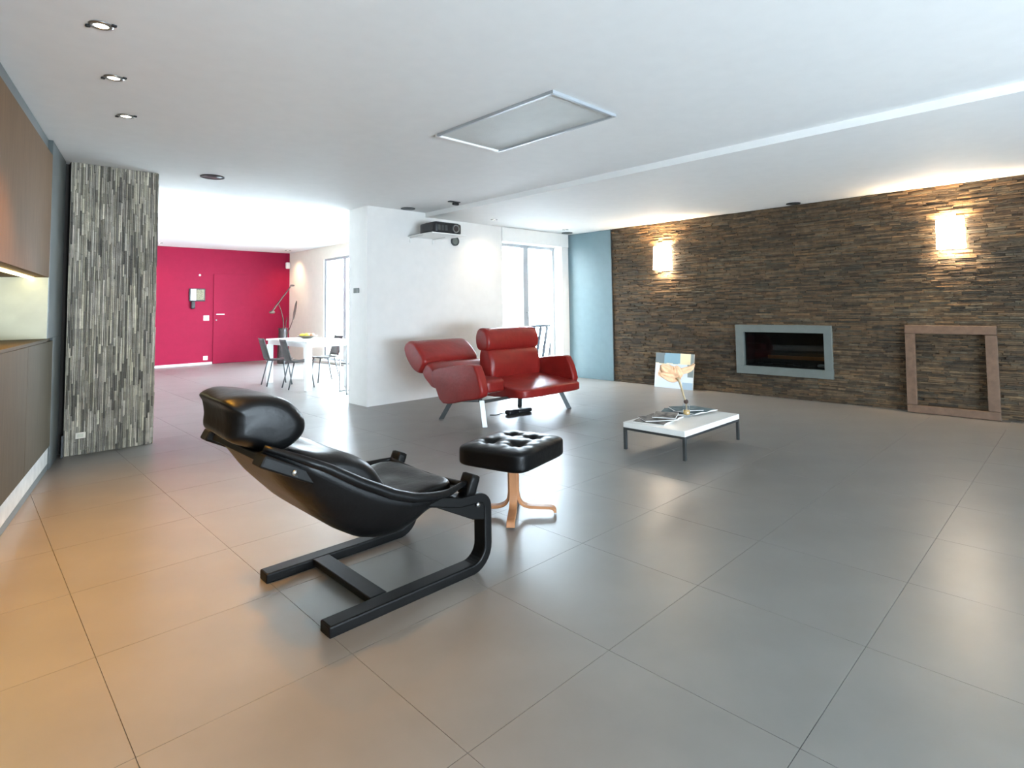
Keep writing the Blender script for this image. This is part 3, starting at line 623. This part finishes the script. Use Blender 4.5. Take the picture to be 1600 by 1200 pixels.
puff('headrest', [(5.345, 0.775), (5.315, 0.87), (5.35, 0.99), (5.42, 1.045), (5.53, 1.035), (5.575, 0.93), (5.55, 0.79), (5.45, 0.765)], 4.67, 5.60, 'redl', sf, 'x', 0.05, fn=lambda q: wr_(q, 0.006, 7))
puff('back_cushion', [(5.53, 0.40), (5.62, 0.51), (5.78, 0.625), (5.88, 0.62), (5.93, 0.50), (5.80, 0.39), (5.66, 0.33), (5.56, 0.33)], 4.10, 4.96, 'redl', sf, 'x', 0.06, fn=lambda q: wr_(q, 0.010, 9))
puff('headrest', [(5.84, 0.640), (5.87, 0.715), (6.00, 0.83), (6.11, 0.89), (6.22, 0.885), (6.29, 0.81), (6.22, 0.66), (6.08, 0.54), (5.95, 0.50), (5.88, 0.56)], 4.07, 4.95, 'redl', sf, 'x', 0.05, fn=lambda q: wr_(q, 0.006, 7))
bar('base_rail', [(4.14, 5.45, 0.215), (4.14, 4.85, 0.275)], 0.06, 0.03, (1, 0, 0), 'dsteel', sf); bar('base_rail', [(4.17, 4.86, 0.255), (5.62, 4.86, 0.255)], 0.04, 0.03, (0, 1, 0), 'dsteel', sf); bar('base_rail', [(4.17, 5.40, 0.225), (5.62, 5.40, 0.225)], 0.04, 0.03, (0, 1, 0), 'dsteel', sf)
for a, b in [((4.16, 5.40, 0.215), (4.075, 5.49, 0.0)), ((5.52, 4.90, 0.25), (5.59, 4.80, 0.0)), ((5.26, 5.36, 0.22), (5.29, 5.40, 0.0))]:
    bar('leg', [a, b], 0.06, 0.016, (0.7, -0.7, 0), 'dsteel', sf, 0.002)
fl_ = bar('leg', [(4.115, 4.80, 0.285), (4.11, 4.745, 0.0)], 0.055, 0.016, (0.8, -0.6, 0), 'steel', sf, 0.002)  # brighter steel here puts the light on this leg into its colour
ad = thing('cable_adapter', 'black cable box lying on the floor under the red loveseat', 'adapter', (4.85, 5.14, 0))
rbox('housing', (4.83, 5.08, 0.028), (0.16, 0.10, 0.055), 'dark', ad, pw=5, n=4); rbox('housing', (5.02, 5.06, 0.025), (0.24, 0.11, 0.05), 'dark', ad, pw=5, n=4)
tube('cable', catmull([(4.60, 5.22, 0.006), (4.66, 5.16, 0.006), (4.72, 5.15, 0.012), (4.78, 5.10, 0.02)], 5), 0.006, 'dark', ad)

# ================================================================== COFFEE TABLE AND THINGS ON IT
tx0, tx1, ty0, ty1, tz = 4.328, 5.364, 2.449, 3.071, 0.2464
ct = thing('coffee_table', 'low square white-topped coffee table on thin dark steel legs', 'coffee table', ((tx0 + tx1) / 2, (ty0 + ty1) / 2, 0))
box('tabletop', (tx0, ty0, tz - 0.048), (tx1, ty1, tz), 'whitegloss', ct, 0.003)
lw = 0.026
for x in (tx0, tx1 - lw):
    for y in (ty0, ty1 - lw): box('leg', (x, y, 0.0005), (x + lw, y + lw, tz - 0.0485), 'dsteel', ct, 0.002)
for y in (ty0, ty1 - lw): box('frame_rail', (tx0 + lw + .001, y, tz - 0.068), (tx1 - lw - .001, y + lw, tz - 0.0485), 'dsteel', ct)
for x in (tx0, tx1 - lw): box('frame_rail', (x, ty0 + lw + .001, tz - 0.068), (x + lw, ty1 - lw - .001, tz - 0.0485), 'dsteel', ct)
def magazine(x, y, z, w, d, rz, m, label, opn=False, group='magazines on the coffee table'):
    t = thing('magazine', label, 'magazine', (x, y, z), group); t.rotation_euler = (0, 0, 0)
    Rz = Matrix.Rotation(math.radians(rz), 3, 'Z'); c = Vector((x, y, z))
    def pg(u, v, hgt): return c + Rz @ Vector(((u - .5) * w, (v - .5) * d, hgt))
    fn = (lambda u: 0.004 + 0.010 * math.sin(abs(u - .5) * 2 * math.pi * 0.9)) if opn else (lambda u: 0.006 + 0.006 * u * u)
    V = [pg(i / 10, j, fn(i / 10)) for i in range(11) for j in (0, 1)] + [pg(i / 10, j, 0.0008) for i in range(11) for j in (0, 1)]
    F = [(2 * i, 2 * i + 1, 2 * i + 3, 2 * i + 2) for i in range(10)] + [(22 + 2 * i, 24 + 2 * i, 25 + 2 * i, 23 + 2 * i) for i in range(10)]
    F += [(2 * i, 2 * i + 2, 24 + 2 * i, 22 + 2 * i) for i in range(10)] + [(2 * i + 1, 23 + 2 * i, 25 + 2 * i, 2 * i + 3) for i in range(10)] + [(0, 22, 23, 1), (20, 21, 43, 42)]
    raw('pages', V, F, 'paper', t)
    raw('cover', [pg(i / 10, j, fn(i / 10) + 0.0012) for i in range(11) for j in (0.01, 0.99)], [(2 * i, 2 * i + 1, 2 * i + 3, 2 * i + 2) for i in range(10)], m, t, solid=0.0012)
magazine(4.62, 2.88, tz, 0.46, 0.30, 8, 'mag', 'open grey magazine at the bottom of the left pile on the coffee table', True)
magazine(4.57, 2.86, tz + 0.018, 0.30, 0.23, -38, 'mag', 'grey magazine turned askew on top of the left pile on the coffee table')
magazine(5.06, 2.93, tz, 0.24, 0.32, 20, 'mag2', 'blue-grey magazine behind the flower vase on the coffee table')
magazine(5.16, 2.80, tz + 0.017, 0.36, 0.26, -8, 'mag2', 'teal open magazine at the right of the flower vase', True)
magazine(4.68, 2.84, tz + 0.034, 0.28, 0.21, 24, 'mag', 'small magazine lying uppermost on the left pile on the coffee table', True)
magazine(5.08, 2.86, tz + 0.036, 0.21, 0.28, 50, 'mag2', 'dark teal leaflet uppermost beside the flower vase')
vs = thing('flower_vase', 'small clear glass vase with amber base on the coffee table', 'vase', (4.885, 2.74, tz))
lathe('glass_body', [(0.034, tz + 0.001), (0.036, tz + 0.03), (0.036, tz + 0.125), (0.033, tz + 0.125), (0.033, tz + 0.03), (0.001, tz + 0.02)], (4.885, 2.74, 0), 'glass', vs)
lathe('liquid', [(0.001, tz + 0.021), (0.031, tz + 0.031), (0.031, tz + 0.07), (0.001, tz + 0.07)], (4.885, 2.74, 0), 'amber', vs)
fw_ = thing('dried_flower', 'single peach-coloured dried flower on a bent stem in the vase', 'flower', (4.885, 2.74, tz + 0.08))
tube('stem', catmull([(4.885, 2.74, tz + 0.07), (4.88, 2.74, 0.38), (4.855, 2.75, 0.46), (4.80, 2.75, 0.57), (4.76, 2.75, 0.63)], 5), [0.006 + 0.0003 * k for k in range(21)], 'stem', fw_)
rbox('seed_ball', (4.88, 2.74, 0.395), (0.042, 0.042, 0.042), 'twig', fw_, pw=2.2, n=4)
def petal(c, d1, d2, L, Wd, curl, seed):
    d1, d2 = Vector(d1).normalized(), Vector(d2).normalized(); nn = d1.cross(d2)
    def f_(u, v):
        wv = Wd * (math.sin(math.pi * min(1, 0.06 + u * 0.94)) ** 0.6); t = 2 * v - 1
        return Vector(c) + d1 * L * u + d2 * t * wv / 2 + nn * (curl * (t * t) * wv + 0.02 * math.sin(u * 5 + seed) + 0.012 * math.sin(t * 7 + seed * 2))
    return grid('petal', f_, 14, 10, 'peach', fw_, solid=0.003)
petal((4.82, 2.75, 0.60), (-0.8, 0.25, 0.52), (0.4, -0.3, 0.85), 0.29, 0.13, 0.25, 1)
petal((4.80, 2.75, 0.615), (-0.9, 0.3, 0.25), (0.2, -0.3, 0.9), 0.25, 0.09, -0.2, 2)
petal((4.79, 2.75, 0.62), (-0.35, -0.1, 1), (0.8, -0.4, 0.3), 0.12, 0.09, 0.2, 3)
petal((4.77, 2.76, 0.66), (0.8, -0.35, 0.42), (-0.3, -0.3, 0.85), 0.21, 0.07, 0.2, 4)

# ================================================================== DINING AREA
dt = thing('dining_table', 'white dining table in front of the crimson wall', 'dining table', (4.5, 9.9, 0))
X0, X1, Y0, Y1, TZ = 4.0, 4.80, 9.0, 10.72, 0.80
box('tabletop', (X0, Y0, TZ - 0.03), (X1, Y1, TZ), 'whitegloss', dt, 0.004)
box('apron', (X0 + 0.03, Y0 + 0.03, TZ - 0.10), (X1 - 0.03, Y1 - 0.03, TZ - 0.031), 'whitegloss', dt)
for x in (X0 + 0.01, X1 - 0.10):
    for y in (Y0 + 0.01, Y1 - 0.10): box('leg', (x, y, 0.0005), (x + 0.09, y + 0.09, TZ - 0.101), 'whitegloss', dt, 0.004)
def dining_chair():
    t = thing('dining_chair', '', 'chair', (0, 0, 0), 'dark dining chairs')
    def seatp(u, v): return Vector((lin(-0.19, 0.21, u), lin(-0.19, 0.19, v), 0.455 - 0.02 * math.sin(math.pi * u) + 0.012 * (2 * v - 1) ** 2))
    grid('seat', seatp, 8, 8, 'ply', t, solid=0.014)
    def backp(u, v): return Vector((-0.185 - 0.10 * u - 0.03 * math.sin(math.pi * v) , lin(-0.19, 0.19, v) * (1 - 0.08 * u), lin(0.47, 0.83, u)))
    grid('backrest', backp, 8, 8, 'ply', t, solid=0.014)
    for sy in (-1, 1):
        tube('leg', [(-0.13, sy * 0.14, 0.445), (-0.23, sy * 0.18, 0.002)], 0.011, 'dsteel', t)
        tube('leg', [(0.13, sy * 0.14, 0.445), (0.19, sy * 0.18, 0.002)], 0.011, 'dsteel', t)
    bar('support', [(-0.2, 0, 0.44), (0.13, 0, 0.44)], 0.24, 0.012, (0, 1, 0), 'dsteel', t)
    return t
c0 = dining_chair()
for i, (x, y, a, lb) in enumerate([(4.05, 10.28, -6, 'dark shell dining chair nearest the crimson wall, left of the white table'),
                                   (4.13, 9.56, -6, 'dark shell dining chair pulled up beside the near corner of the white table'),
                                   (4.80, 10.05, 178, 'dark dining chair on the far side of the white table, seen under its top')]):
    c = c0 if i == 0 else copy_tree(c0)
    c.location = (x, y, 0); c.rotation_euler = (0, 0, math.radians(a)); c['label'] = lb
hcx, hcy = 4.27, 8.17
hcch = thing('tube_chair', 'chrome tube frame chair mostly hidden behind the white wall end', 'chair', (4.5, 8.3, 0))
tube('frame_tube', catmull([(hcx, hcy, 0.78), (hcx, hcy, 0.45), (hcx, hcy, 0.03), (hcx + 0.03, hcy, 0.012), (hcx + 0.30, hcy, 0.012), (hcx + 0.45, hcy, 0.012)], 4), 0.012, 'steel', hcch)
tube('frame_tube', catmull([(hcx + .1, hcy + 0.42, 0.78), (hcx + .1, hcy + 0.42, 0.45), (hcx + .1, hcy + 0.42, 0.03), (hcx + 0.13, hcy + 0.42, 0.012), (hcx + 0.45, hcy + 0.42, 0.012)], 4), 0.012, 'steel', hcch)
box('seat', (hcx + 0.12, hcy - 0.01, 0.44), (hcx + 0.5, hcy + 0.43, 0.46), 'ply', hcch, 0.005)
fb = thing('fruit_bowl', 'dark shallow fruit bowl on the white dining table', 'bowl', (4.50, 10.1, TZ))
lathe('bowl', [(0.05, TZ + 0.001), (0.07, TZ + 0.002), (0.15, TZ + 0.035), (0.18, TZ + 0.055), (0.172, TZ + 0.056), (0.14, TZ + 0.04), (0.06, TZ + 0.012), (0.001, TZ + 0.01)], (4.50, 10.1, 0), 'bowl', fb, 24)
for i, (dx, dy, dz, m, nm, lb) in enumerate([(-0.07, 0.05, 0.055, 'yellow', 'lemon', 'lemon at the left rear of the fruit bowl'), (-0.02, -0.03, 0.06, 'yellow', 'lemon', 'topmost lemon at the front of the fruit bowl'),
                                             (0.07, -0.06, 0.055, 'pink', 'peach', 'reddish peach at the right of the fruit bowl'), (0.06, 0.05, 0.055, 'pink', 'peach', 'orange peach at the rear of the fruit bowl')]):
    o = rbox(nm, (4.50 + dx, 10.1 + dy, TZ + dz), (0.10 if nm == 'lemon' else 0.085, 0.075, 0.075), m, None, pw=2.1, n=5); tag(o, lb, 'fruit', 'fruit in the bowl')
dv = thing('floor_vase', 'tall dark floor vase before the crimson wall', 'vase', (5.75, 14.3, 0))
lathe('vase_body', [(0.001, 0.001), (0.13, 0.001), (0.135, 0.05), (0.12, 0.5), (0.10, 0.80), (0.115, 0.88), (0.10, 0.88), (0.085, 0.8), (0.08, 0.3), (0.001, 0.25)], (5.75, 14.3, 0), 'vase', dv)
br = thing('dry_branch', 'dark dry branches rising from the tall floor vase', 'branches', (5.75, 14.3, 0.88))
for pts, r in [([(5.74, 14.3, 0.5), (5.76, 14.3, 1.0), (5.68, 14.28, 1.35), (5.60, 14.28, 1.5)], .016), ([(5.45, 14.28, 1.27), (5.60, 14.28, 1.48), (5.80, 14.28, 1.75), (5.95, 14.28, 1.96)], .022),
               ([(5.77, 14.3, 0.5), (5.83, 14.32, 1.0), (5.86, 14.32, 1.15)], .014), ([(5.80, 14.3, 0.6), (5.98, 14.32, 1.0), (6.04, 14.33, 1.25), (6.10, 14.33, 1.55)], .012)]:
    p_ = catmull(pts, 5); tube('twig', p_, [r * (1 - 0.5 * k / len(p_)) for k in range(len(p_))], 'twig', br, n=6)
rbox('leaf_blade', (6.06, 14.33, 1.32), (0.06, 0.03, 0.5), 'twig', br, pw=2.2, n=5, xf=Matrix.Rotation(math.radians(10), 3, 'Y')); rbox('bud', (5.47, 14.28, 1.28), (0.14, 0.08, 0.08), 'twig', br, pw=2.2, n=3); rbox('bud', (5.97, 14.28, 1.95), (0.12, 0.05, 0.05), 'twig', br, pw=2.2, n=3)

# ================================================================== TERRACE RAILING SEEN THROUGH THE WINDOW
tr = thing('terrace_railing', 'dark slatted railing outside the tall terrace window', 'railing', (8.2, 8.4, 0))
box('top_rail', (7.3, 8.38, 0.88), (10.5, 8.42, 0.93), 'rail', tr); box('bottom_rail', (7.3, 8.38, -0.03), (10.5, 8.42, 0.04), 'rail', tr)
for k in range(14): bar('slat', [(7.5 + k * 0.2, 8.4, 0.04), (7.70 + k * 0.2, 8.4, 0.88)], 0.03, 0.06, (0, 1, 0), 'rail', tr, 0)
